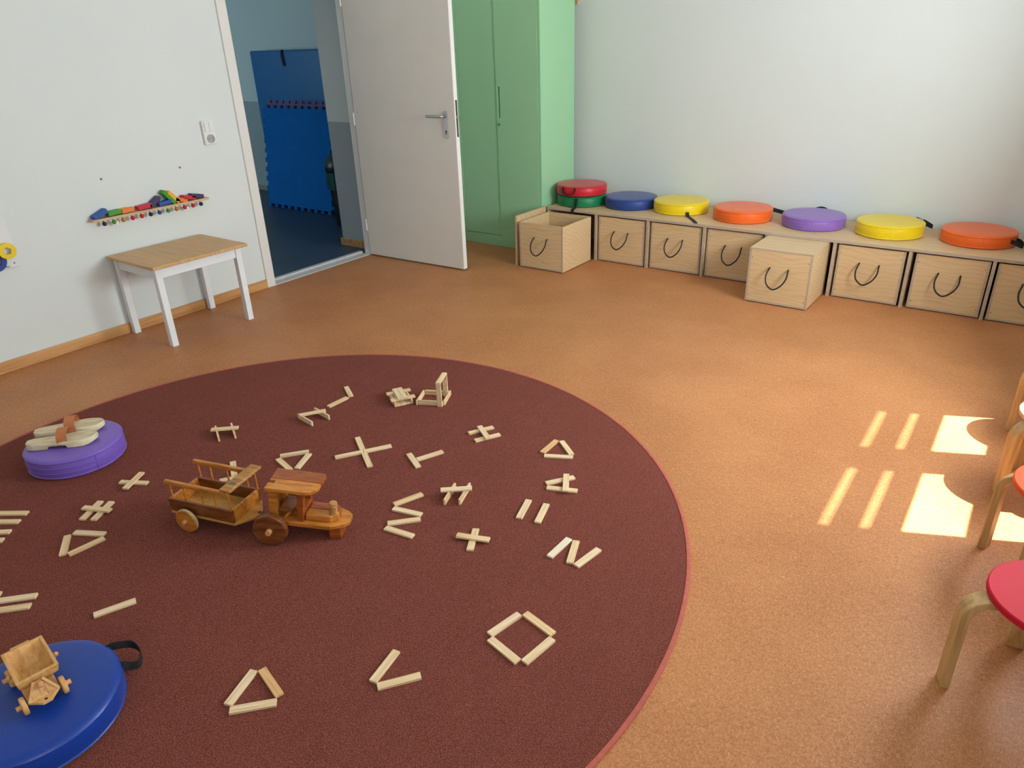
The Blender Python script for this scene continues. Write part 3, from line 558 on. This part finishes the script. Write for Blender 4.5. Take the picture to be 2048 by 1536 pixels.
PL = [
 # L at the back of the rug
 (1.8171, 2.0992, -30.9, 'f', 'short-looking end plank of the L pair at the back rug edge'),
 (1.8591, 1.9921, 88.2, 'f', 'long plank of the L pair beside the low trestle at the back of the rug'),
 # triangle behind the tractor
 (2.0716, 1.5602, 51.3, 'f', 'rear plank of the plank triangle just behind the tractor roof'),
 (2.1040, 1.4801, -13.8, 'f', 'left plank of the plank triangle just behind the tractor roof'),
 (2.1504, 1.5406, -64.7, 'f', 'right plank of the plank triangle just behind the tractor roof'),
 # big cross
 (2.2735, 1.6815, 56.6, 'f', 'left arm of the big four-plank cross behind the tractor'),
 (2.3395, 1.7810, 56.6, 'f', 'right arm of the big four-plank cross behind the tractor'),
 (2.2455, 1.7690, -32.5, 'f', 'far arm of the big four-plank cross behind the tractor'),
 (2.3665, 1.6935, -32.5, 'f', 'near arm of the big four-plank cross behind the tractor'),
 # sideways T
 (2.5328, 1.7937, -28.1, 'f', 'crossbar plank of the sideways T right of the big cross'),
 (2.5650, 1.8592, 65.8, 'f', 'stem plank of the sideways T right of the big cross'),
 # H at the back right
 (2.6112, 2.1432, 60.2, 'f', 'rear lower plank of the H beside the upper rug edge'),
 (2.6750, 2.1069, 60.2, 'f', 'front lower plank of the H beside the upper rug edge'),
 (2.6413, 2.1245, -33.5, 't', 'plank lying across the top of the H beside the upper rug edge'),
 # trestle in the middle
 (2.8219, 1.6820, 109.5, 'e', 'left on-edge plank of the trestle right of the zigzag'),
 (2.8684, 1.7138, 109.5, 'e', 'right on-edge plank of the trestle right of the zigzag'),
 (2.8383, 1.7016, 39.4, 'b', 'crossbar plank on top of the trestle right of the zigzag'),
 # triangle near the right rim
 (2.9400, 2.1870, 91.9, 'f', 'orange-toned left plank of the triangle near the rug right rim'),
 (3.0060, 2.2160, -37.5, 'f', 'right plank of the triangle near the rug right rim'),
 (3.0150, 2.1395, 26.7, 'f', 'near plank of the triangle near the rug right rim'),
 # A
 (3.1150, 1.9940, 54.3, 'f', 'rear slanting plank of the A shape near the rug right rim'),
 (3.1530, 1.9460, 21.3, 'f', 'front plank of the A shape near the rug right rim'),
 (3.1483, 1.9825, -59.8, 't', 'crossbar plank lying across the A shape near the rug right rim'),
 # parallel pair
 (3.1053, 1.7628, -73.0, 'f', 'left plank of the parallel pair below the A shape'),
 (3.1743, 1.7774, -73.0, 'f', 'right plank of the parallel pair below the A shape'),
 # zigzag
 (2.7065, 1.5770, 68.8, 'f', 'farthest plank of the four-plank zigzag right of the tractor'),
 (2.7575, 1.5165, 13.7, 'f', 'second plank from the back of the zigzag right of the tractor'),
 (2.7890, 1.4670, 45.9, 'f', 'third plank from the back of the zigzag right of the tractor'),
 (2.8180, 1.4110, 8.9, 'f', 'nearest plank of the four-plank zigzag right of the tractor'),
 # plus
 (3.0603, 1.5210, -61.9, 'f', 'lower plank of the plus sign left of the N shape'),
 (3.0600, 1.5221, 20.4, 't', 'upper plank of the plus sign left of the N shape'),
 # N
 (3.3310, 1.6470, -91.9, 'f', 'pale left plank of the N shape beside the rug right rim'),
 (3.3800, 1.6530, -69.4, 'f', 'middle slanting plank of the N shape beside the rug right rim'),
 (3.4350, 1.6549, -99.4, 'f', 'right plank of the N shape beside the rug right rim'),
 # diamond
 (3.3855, 1.2610, -102.0, 'f', 'far left plank of the four-plank diamond at the lower right'),
 (3.4675, 1.3185, -11.5, 'f', 'far right plank of the four-plank diamond at the lower right'),
 (3.4415, 1.1795, -11.9, 'f', 'near left plank of the four-plank diamond at the lower right'),
 (3.5235, 1.2330, -98.2, 'f', 'near right plank of the four-plank diamond at the lower right'),
 # V
 (3.2045, 0.9510, -79.0, 'f', 'left plank of the V between the front triangle and the diamond'),
 (3.2735, 0.9350, -127.2, 'f', 'right plank of the V between the front triangle and the diamond'),
 # front triangle
 (2.9350, 0.6815, -70.5, 'f', 'left plank of the triangle nearest the camera'),
 (2.9870, 0.7370, -14.5, 'f', 'orange-toned right plank of the triangle nearest the camera'),
 (3.0145, 0.6610, 46.8, 'f', 'bottom plank of the triangle nearest the camera'),
 # small cross left
 (1.7038, 1.0612, 28.8, 'f', 'lower plank of the small cross between violet cushion and trailer'),
 (1.7021, 1.0635, -60.6, 't', 'upper plank of the small cross between violet cushion and trailer'),
 # H left
 (1.7531, 0.8693, -59.0, 'f', 'left slanting plank of the H shape left of the trailer wheel'),
 (1.7925, 0.8916, -59.0, 'f', 'right slanting plank of the H shape left of the trailer wheel'),
 (1.7745, 0.8806, 23.9, 't', 'plank lying across the H shape left of the trailer wheel'),
 # left triangle
 (1.8915, 0.7940, 28.8, 'f', 'far plank of the triangle at the rug left side'),
 (1.8880, 0.7115, -32.4, 'f', 'left plank of the triangle at the rug left side'),
 (1.9585, 0.7510, -95.8, 'f', 'near slanting plank of the triangle at the rug left side'),
 (2.3458, 0.6474, 67.4, 'f', 'single plank lying alone behind the royal blue cushion'),
 # trestle far left
 (1.6473, 1.4789, -27.7, 'e', 'left on-edge plank of the small trestle behind the trailer'),
 (1.6861, 1.5341, -27.7, 'e', 'right on-edge plank of the small trestle behind the trailer'),
 (1.6650, 1.5080, 42.0, 'b', 'crossbar plank on the small trestle behind the trailer'),
 # trestle at the back
 (1.8995, 1.8601, -8.0, 'e', 'right on-edge plank of the trestle beside the L pair'),
 (1.8816, 1.7772, -8.0, 'e', 'left on-edge plank of the trestle beside the L pair'),
 (1.8819, 1.8233, 56.2, 'b', 'crossbar plank on the trestle beside the L pair'),
 # four parallel ones at the left frame edge
 (1.5161, 0.6920, -145.6, 'f', 'farthest of four parallel planks cut by the left frame edge'),
 (1.5480, 0.6502, -145.3, 'f', 'second farthest of four parallel planks at the left frame edge'),
 (1.5902, 0.6005, -142.0, 'f', 'third farthest of four parallel planks at the left frame edge'),
 (1.6237, 0.5627, -140.0, 'f', 'nearest of four parallel planks at the left frame edge'),
 (2.0390, 0.4929, -133.9, 'f', 'far plank of the parallel pair behind the small cart at the left edge'),
 (2.0718, 0.4599, -133.6, 'f', 'near plank of the parallel pair behind the small cart at the left edge'),
 (1.9330, 0.4300, -133.3, 'f', 'plank whose tip alone shows at the left frame edge above the cart'),
 # behind the trailer
 (1.9549, 1.3448, -32.3, 'f', 'far plank of the corner pair half hidden behind the trailer rails'),
 (2.0210, 1.3060, 54.0, 'f', 'near plank of the corner pair half hidden behind the trailer rails'),
]
for x, y, a, k, l in PL: plank(x, y, a, ZK[k][0] + (E_ if k != 'f' else E_), l, ZK[k][1])
# stacked little table: local frame, x along its depth, y along its width
def place(ox, oy, ang, u, v): a = R(ang); return ox + u * math.cos(a) - v * math.sin(a), oy + u * math.sin(a) + v * math.cos(a)
ox, oy, an = 2.0985, 2.1745, -31.0
for v, n in ((-0.0242, 'left'), (0.0, 'middle'), (0.0242, 'right')):
    x, y = place(ox, oy, an, 0, v); plank(x, y, an, RZ + E_, 'plank flat on the rug, %s of three in the base of the stacked table' % n)
for v, n in ((-0.0402, 'left'), (0.0402, 'right')):
    x, y = place(ox, oy, an, 0, v); plank(x, y, an, RZ + E_, '%s on-edge plank of the stacked table base' % n, 'edge')
for u, n in ((-0.038, 'rear'), (0.038, 'front')):
    x, y = place(ox, oy, an, u, 0.002); plank(x, y, an + 90 - 1, RZ + PWD + 2 * E_, '%s crosswise plank of the stacked little table' % n)
for v, n in ((-0.0122, 'left'), (0.0122, 'right')):
    x, y = place(ox, oy, an, -0.002, v); plank(x, y, an, RZ + PWD + PT + 3 * E_, '%s top plank of the stacked little table' % n)
# little chair
ox, oy, an = 2.2335, 2.2605, 115.0     # x = front to rear
for v, n in ((0.0650, 'left'), (-0.0640, 'right')):
    x, y = place(ox, oy, an, -0.004 if v > 0 else 0.01, v); plank(x, y, an, RZ + E_, '%s on-edge side plank of the little plank chair' % n, 'edge')
x, y = place(ox, oy, an, -0.052, -0.0000); plank(x, y, an - 90, RZ + E_, 'front on-edge plank of the little plank chair', 'edge')
x, y = place(ox, oy, an, 0.058, 0.000); plank(x, y, an - 90, RZ + E_, 'rear on-edge plank of the little plank chair', 'edge')
x, y = place(ox, oy, an, -0.062, -0.048); plank(x, y, an, RZ + E_, 'front upright plank of the chair back, standing on its end', 'up')
x, y = place(ox, oy, an, 0.046, -0.048); plank(x, y, an, RZ + E_, 'rear upright plank of the chair back, standing on its end', 'up')
x, y = place(ox, oy, an, -0.008, -0.048); plank(x, y, an, RZ + PLN + 2 * E_, 'plank lying on top of both uprights of the little chair')

# ------------------------------------------------------------------ wooden sandals
def sandal(label, x, y, ang, mirror):
    o = thing('wooden_sandal', label, 'sandal', (x, y, RZ + 0.0005 + 0.0895), R(ang), 'wooden sandals on the violet cushion')
    Ln = 0.268
    def hw(s):     # half width from heel (0) to toe (1)
        k = [(0, .012), (.03, .022), (.1, .029), (.25, .031), (.4, .033), (.55, .039), (.7, .046), (.82, .045), (.91, .037), (.97, .022), (1, .008)]
        for (a, p), (b_, q) in zip(k, k[1:]):
            if s <= b_: return p + (q - p) * (s - a) / (b_ - a)
    b = MB(); bm = b.bm; S = [i / 40 for i in range(41)]; rows = []
    for s in S:
        h = hw(s); xx = (s - 0.5) * Ln; cy = mirror * 0.006 * math.sin(math.pi * s)
        zb = 0.0
        if 0.31 < s < 0.585: zb = 0.012
        if s > 0.82: zb = 0.013 * ((s - 0.82) / 0.18) ** 1.6
        zt = 0.030 + (0.004 if s > 0.9 else 0) * (s - 0.9) * 10
        row = [bm.verts.new((xx, cy + q, zz)) for q, zz in ((-h * 0.93, zb), (h * 0.93, zb), (h, zb + 0.003), (h, zt - 0.004), (h - 0.003, zt), (h * 0.45, zt - 0.002), (0, zt - 0.003), (-h * 0.45, zt - 0.002), (-h + 0.003, zt), (-h, zt - 0.004), (-h, zb + 0.003))]
        rows.append(row)
    for A, B in zip(rows, rows[1:]):
        n = len(A)
        for i in range(n): bm.faces.new((A[i], A[(i + 1) % n], B[(i + 1) % n], B[i]))
    bm.faces.new(rows[0][::-1]); bm.faces.new(rows[-1])
    b.build('sole', 'sole', o, smooth=True)
    s0 = 0.50; path = []; h = hw(s0 + 0.04) + 0.0022; xx = (s0 + 0.045 - 0.5) * Ln
    for i in range(25):
        t = math.pi * i / 24; path.append((xx, -h * math.cos(t) * (1 if abs(math.cos(t)) > .9 else 1), 0.030 + 0.040 * math.sin(t) ** 0.8 if 0 < i < 24 else 0.03))
    path = [(xx, -h, 0.014)] + path + [(xx, h, 0.014)]
    st = MB().ribbon(path, 0.040, 0.0026, (1, 0, 0)).build('strap', 'leather', o, smooth=True)
    MB().box(xx - 0.02, xx + 0.02, -h - 0.0032, -h - 0.0016, 0.012, 0.0165).build('strap_hem', plain('dark_leather_hem_%d' % int(ang), lin(120, 62, 34), 0.6), st)
    return o
sandal('wooden sandal nearer the camera with a tan leather strap on the violet cushion', 1.312, 0.999, 50, -1)
sandal('wooden sandal farther from the camera, half behind the other on the violet cushion', 1.232, 1.066, 53, 1)

# ------------------------------------------------------------------ toy tractor
tr = thing('toy_tractor', 'varnished wooden toy tractor with cab roof and missing front wheels, on the rug', 'toy vehicle', (2.493, 1.127, RZ + 0.0005), R(31))
def wheel(parent, x, y, r, th, mat, hub=0.011, side=-1, rim=None, out=0.014):
    p = [(0, -th / 2), (r - 0.003, -th / 2), (r, -th / 2 + 0.003), (r, th / 2 - 0.003), (r - 0.003, th / 2), (0, th / 2)]
    mt = Matrix.Translation((x, y, r)) @ Matrix.Rotation(R(-90), 4, 'X')
    w_ = MB().lathe(p, 48, mt).build('wheel', mat, parent, smooth=True)
    if rim: MB().lathe([(r + 0.0002, -th / 2 + 0.003), (r + 0.0006, -th / 2 + 0.004), (r + 0.0006, th / 2 - 0.004), (r + 0.0002, th / 2 - 0.003)], 48, mt).build('tread', rim, w_, smooth=True)
    s = side; MB().cyl((x, y + s * (th / 2 + 0.0003), r), (x, y + s * (th / 2 + out), r), hub, 16, hub * 0.9).build('hub_peg', 'peg', w_, smooth=True)
    return w_
wheel(tr, 0, 0, 0.060, 0.021, 'toy_dark'); wheel(tr, 0, 0.160, 0.060, 0.021, 'toy_dark', side=1)
MB().cyl((0, 0.0108, 0.06), (0, 0.0215, 0.06), 0.006, 12).cyl((0, 0.1385, 0.06), (0, 0.149, 0.06), 0.006, 12).build('axle', 'peg', tr)
PV = Vector((0, 0, 0.066)); PIT = R(6.5)                     # the front wheels are gone: the nose hangs down onto the axle block
def pitch(o):
    m_ = Matrix.Rotation(PIT, 3, 'Y'); o.rotation_euler = (0, PIT, 0); o.location = PV - m_ @ PV; return o
pitch(MB().prism([(-0.026, 0.022), (0.200, 0.022), (0.240, 0.044), (0.258, 0.064), (0.258, 0.104), (0.240, 0.122), (0.200, 0.140), (-0.026, 0.140)], 0.0664, 0.084).build('chassis', 'toy', tr, 0.003))
pitch(MB().prism([(0.109, 0.041), (0.196, 0.041), (0.219, 0.058), (0.219, 0.080), (0.109, 0.080)], 0.0842, 0.110).build('hood', 'toy', tr, 0.005))
pitch(MB().prism([(0.109, 0.0803), (0.219, 0.0803), (0.219, 0.106), (0.196, 0.122), (0.109, 0.122)], 0.0842, 0.109).build('hood', 'toy_red', tr, 0.005))
pitch(MB().cyl((0.200, 0.066, 0.1101), (0.200, 0.066, 0.153), 0.0138, 20).build('chimney', 'cart_stripe', tr, 0.002))
pitch(MB().box(0.086, 0.107, 0.030, 0.052, 0.0842, 0.2).box(0.086, 0.107, 0.108, 0.130, 0.0842, 0.2).box(0.086, 0.107, 0.052, 0.108, 0.0842, 0.126).box(0.086, 0.107, 0.052, 0.108, 0.172, 0.2).build('windshield', 'toy_red', tr, 0.0015))
pitch(MB().box(-0.012, 0.018, 0.030, 0.046, 0.0842, 0.2).box(-0.012, 0.018, 0.114, 0.130, 0.0842, 0.2).box(-0.012, 0.0, 0.046, 0.114, 0.0842, 0.140).box(-0.012, 0.0, 0.046, 0.114, 0.178, 0.2).build('rear_wall', 'toy', tr, 0.0015))
pitch(MB().box(0.0183, 0.066, 0.036, 0.124, 0.112, 0.121).build('seat', 'toy_dark', tr, 0.002))
pitch(MB().prism([(0.030, 0.085), (0.042, 0.085), (0.062, 0.1117), (0.050, 0.1117)], 0.040, 0.120, Matrix(((1, 0, 0, 0), (0, 0, 1, 0), (0, 1, 0, 0), (0, 0, 0, 1)))).build('seat_support', 'toy', tr, 0.001))
def rounded(u0, u1, v0, v1, front_r):
    p = [(u0, v0)]
    if v0 < 0.05: p += [(u1 - front_r + front_r * math.sin(R(a)), v0 + front_r - front_r * math.cos(R(a))) for a in range(0, 91, 15)] + [(u1, v1)]
    else: p += [(u1, v0)] + [(u1 - front_r + front_r * math.cos(R(a)), v1 - front_r + front_r * math.sin(R(a))) for a in range(0, 91, 15)]
    p.append((u0, v1)); return p
q = rounded(-0.020, 0.156, 0.020, 0.082, 0.046)
q = q[:-1] + [(-0.020, 0.082), (-0.020, 0.072), (0.000, 0.072), (0.000, 0.056), (-0.020, 0.056)]
pitch(MB().prism(q, 0.2003, 0.2145).build('roof_board', 'toy', tr, 0.002))
pitch(MB().prism(rounded(-0.020, 0.160, 0.0823, 0.146, 0.022), 0.2003, 0.2145).build('roof_board', 'toy_red', tr, 0.002))
MB().box(0.190, 0.230, 0.034, 0.126, 0.0, 0.0395).build('axle_block', 'toy_red', tr, 0.002)

# ------------------------------------------------------------------ toy trailer
tl = thing('toy_trailer', 'varnished wooden toy trailer with stake rails hitched behind the tractor', 'toy vehicle', (2.180, 1.006, RZ + 0.0012), R(16))
wheel(tl, 0, 0, 0.045, 0.016, 'toy', 0.008, -1, 'toy_rim', 0.012); wheel(tl, 0, 0.188, 0.045, 0.016, 'toy', 0.008, 1, 'toy_rim', 0.012)
MB().cyl((0, 0.0085, 0.045), (0, 0.1795, 0.045), 0.0045, 12).build('axle', 'peg', tl)
MB().prism([(-0.083, 0.018), (0.193, 0.018), (0.238, 0.075), (0.246, 0.098), (0.238, 0.118), (0.193, 0.170), (-0.083, 0.170)], 0.050, 0.060).build('bed', 'toy_bed', tl, 0.0015)
MB().box(-0.083, 0.193, 0.018, 0.028, 0.0603, 0.110).build('side_board', 'toy_dark', tl, 0.0015); MB().box(-0.083, 0.193, 0.160, 0.170, 0.0603, 0.110).build('side_board', 'toy_dark', tl, 0.0015)
MB().box(0.183, 0.193, 0.0283, 0.1597, 0.0603, 0.110).build('front_board', 'toy', tl, 0.0015); MB().box(-0.083, -0.073, 0.0283, 0.1597, 0.0603, 0.110).build('rear_board', 'toy', tl, 0.0015)
for v, us in ((0.023, (-0.063, -0.005, 0.071, 0.127, 0.189)), (0.165, (-0.064, -0.010, 0.066, 0.150, 0.189))):
    for u in us: MB().cyl((u, v, 0.1102), (u, v, 0.1698 if u < 0.18 else 0.1888), 0.0034, 10).build('stake', 'toy', tl, smooth=True)
    MB().box(-0.082, 0.180, v - 0.007, v + 0.007, 0.170, 0.187).build('rail', 'toy', tl, 0.004)
cb = MB().box(0.164, 0.209, 0.014, 0.184, 0.189, 0.200).build('cross_board', 'toy_board', tl, 0.003)
MB().box(0.175, 0.198, 0.050, 0.066, 0.2001, 0.2004).build('stamp', plain('grey_stamp', lin(96, 96, 84), 0.6, var=0.5, vscale=260), cb)
for u, v in ((0.236, 0.102),): MB().cyl((u, v, 0.0601), (u, v, 0.0612), 0.006, 12).build('hitch_hole', 'black', tl)

# ------------------------------------------------------------------ small hopper cart
ct = thing('toy_cart', 'small natural wood hopper cart on four wheels standing on the royal blue cushion', 'toy vehicle', (2.6355, 0.342, RZ + 0.0005 + 0.0806), R(-8.4))
def cwheel(x, y, s):
    w_ = MB().lathe([(0, -0.006), (0.021, -0.006), (0.0235, -0.003), (0.0235, 0.003), (0.021, 0.006), (0, 0.006)], 28, Matrix.Translation((x, y, 0.0235)) @ Matrix.Rotation(R(90), 4, 'X')).build('wheel', 'cart', ct, smooth=True)
    MB().cyl((x, y + s * 0.0062, 0.0235), (x, y + s * 0.017, 0.0235), 0.0065, 14).build('hub_peg', 'peg', w_, smooth=True)
for x in (0.0, -0.125):
    for s in (-1, 1): cwheel(x, s * 0.0445, s)
    MB().cyl((x, -0.038, 0.0235), (x, 0.038, 0.0235), 0.004, 10).build('axle', 'peg', ct)
MB().prism([(-0.165, -0.036), (0.012, -0.036), (0.026, -0.022), (0.040, -0.010), (0.040, 0.010), (0.026, 0.022), (0.012, 0.036), (-0.165, 0.036)], 0.028, 0.036).build('base_plate', 'cart', ct, 0.0015)
b = MB(); bm = b.bm
def rect(u0, u1, w0, w1, z): return [bm.verts.new(p) for p in ((u0, w0, z), (u1, w0, z), (u1, w1, z), (u0, w1, z))]
o0 = rect(-0.124, -0.040, -0.028, 0.034, 0.0363); o1 = rect(-0.146, -0.016, -0.040, 0.048, 0.060); o2 = rect(-0.154, -0.010, -0.043, 0.053, 0.084)
i2 = rect(-0.145, -0.019, -0.035, 0.045, 0.084); i1 = rect(-0.136, -0.026, -0.032, 0.040, 0.060); i0 = rect(-0.114, -0.050, -0.020, 0.026, 0.041)
for A, B in ((o0, o1), (o1, o2), (o2, i2), (i2, i1), (i1, i0)):
    for k in range(4): bm.faces.new((A[k], A[(k + 1) % 4], B[(k + 1) % 4], B[k]))
bm.faces.new(o0[::-1]); bm.faces.new(i0)
b.build('hopper', 'cart', ct, 0.002)
for s in (-1, 1):
    MB().ball((-0.070, 0.005 + s * 0.0535, 0.068), 0.0065, 12).build('side_peg', 'peg', ct, smooth=True)
    MB().sweep([(0.016, s * 0.033, 0.0365), (-0.004, s * 0.010, 0.074)], [(-0.0028, -0.0045), (0.0028, -0.0045), (0.0028, 0.0045), (-0.0028, 0.0045)], up=(1, 0, 0.5)).build('frame_strut', 'cart', ct)
b = MB(); bm = b.bm
A = [bm.verts.new(p) for p in ((0.018, -0.030, 0.0362), (0.018, 0.030, 0.0362), (-0.003, 0.009, 0.070), (-0.003, -0.009, 0.070))]; B = [bm.verts.new(v.co + Vector((-0.005, 0, -0.0001))) for v in A]
bm.faces.new(A); bm.faces.new(B[::-1])
for k in range(4): bm.faces.new((A[k], A[(k + 1) % 4], B[(k + 1) % 4], B[k]))
b.build('apron_board', 'cart_stripe', ct)
MB().ball((0.008, 0.001, 0.066), 0.0085, 16).build('knob', 'peg', ct, smooth=True)
MB().cyl((0.031, 0.0, 0.0361), (0.031, 0, 0.0368), 0.0032, 12).build('hitch_hole', 'black', ct)
MB().box(-0.168, -0.158, -0.020, 0.024, 0.068, 0.078).box(-0.159, -0.1535, -0.006, 0.010, 0.066, 0.076).build('rear_grip', 'cart', ct, 0.001)

# ------------------------------------------------------------------ stools
def stool(label, x, y, ang, mat, R0=0.180, rs=0.150, zs=0.318, legs=(0, 90, 180, 270)):
    o = thing('stool', label, 'stool', (x, y, 0), R(ang), 'low round stools along the right side')
    MB().lathe([(0, zs - 0.020), (rs - 0.003, zs - 0.020), (rs, zs - 0.017), (rs, zs - 0.003), (rs - 0.003, zs), (0, zs)], 64).build('seat', mat, o, smooth=True)
    th = 0.022; zt = zs - 0.0205
    for k in legs:
        rad = 0.055; pts = [(R0 - th / 2, 0, 0), (R0 - th / 2, 0, zt - th / 2 - rad)]
        for a in range(10, 91, 10): pts.append((R0 - th / 2 - rad + rad * math.cos(R(a)), 0, zt - th / 2 - rad + rad * math.sin(R(a))))
        pts.append((0.062, 0, zt - th / 2))
        MB().ribbon(pts, 0.046, th, (0, 1, 0)).build('leg', 'stool_leg', o, 0.003, rotz=R(k))
    return o
stool('red-seated low stool at the lower right frame edge', 4.632, 1.806, 199, 'stool_red', 0.200, legs=(0, 88, 176, 262))
stool('orange-seated low stool at the right frame edge behind the red one', 4.648, 2.376, 160, 'stool_orange', 0.188)
stool('low stool in the sun behind the orange one, only its bent legs in view', 4.632, 2.900, 213, 'birch')
stool('farthest low stool by the right frame edge, one leg in view', 4.655, 3.382, 183, 'birch')

# ------------------------------------------------------------------ the hall beyond the door
hm = thing('gym_mat', 'large blue vinyl gym mat standing against the hall wall', 'gym mat', (-2.92, 5.30, 0))
MB().box(0, 2.0, 0, 0.075, 0.0, 1.532).build('cover', 'mat_vinyl', hm, 0.02, 3)
MB().ribbon(smooth_path([(0.55, 0.01, 1.5335), (0.55, -0.008, 1.52), (0.555, -0.014, 1.46), (0.565, -0.010, 1.38)], 6), 0.03, 0.003, (1, 0, 0)).build('carry_strap', 'webbing', hm)
def puzzle(label, y, dx, mat, dz, W=1.06):
    o = thing('puzzle_mat', label, 'foam mat', (-2.47 + dx, y, 0.0), 0, 'foam puzzle mats leaning in the hall')
    H = 1.03; nt = 10; p = []
    def teeth(a, b_, n, out):
        r = []
        for i in range(n):
            for u, d in ((0.22, 0), (0.14, 1), (0.62, 1), (0.54, 0)):
                t = (i + u) / n; s = out if d else -out * 0.0
                r.append((a, b_, t, s))
        return r
    d = 0.03
    for _, _, t, s in teeth(0, 0, nt, d): p.append((W * t, -s + d))
    for _, _, t, s in teeth(0, 0, nt, d): p.append((W + s - d, d + (H - 2 * d) * t))
    for _, _, t, s in teeth(0, 0, nt, d): p.append((W * (1 - t), H - d + s))
    for _, _, t, s in teeth(0, 0, nt, d): p.append((-s + d, d + (H - 2 * d) * (1 - t)))
    MB().prism(p, 0, 0.018, Matrix.Rotation(R(-8.0), 4, 'X') @ Matrix.Translation((0, 0, dz)) @ Matrix(((1, 0, 0, 0), (0, 0, -1, 0), (0, 1, 0, 0), (0, 0, 0, 1)))).build('sheet', mat, o)
    return o
puzzle('front blue foam puzzle mat with toothed edges leaning in front of the gym mat', 4.90, 0.0, 'foam_blue', 0.0)
puzzle('mauve foam puzzle mat directly behind the front blue one', 4.925, 0.022, 'foam_pink', 0.044, 1.0)
puzzle('blue foam puzzle mat third in the leaning stack', 4.955, -0.05, 'foam_blue', 0.0)
puzzle('blue foam puzzle mat at the back of the leaning stack', 4.985, -0.09, 'foam_blue', 0.0)
bn = thing('waste_bin', 'black waste bin with green bag half hidden by the hall wall corner', 'bin', (-0.955, 4.70, 0))
MB().lathe([(0, 0), (0.13, 0), (0.135, 0.01), (0.17, 0.48), (0.17, 0.50), (0, 0.50)], 40).build('body', 'bin', bn, smooth=True)
MB().lathe([(0.1690, 0.36), (0.1780, 0.35), (0.183, 0.40), (0.181, 0.505), (0.150, 0.515)], 60, None, lambda t, z: 0.022 * math.sin(9 * t + z * 30) + 0.015 * math.sin(17 * t) if z < 0.42 else 0.008 * math.sin(9 * t)).build('bag', 'bag', bn, smooth=True)
MB().lathe([(0.178, 0.5165), (0.182, 0.525), (0.176, 0.57), (0.150, 0.63), (0.09, 0.672), (0, 0.685)], 40).build('lid', 'bin', bn, smooth=True)
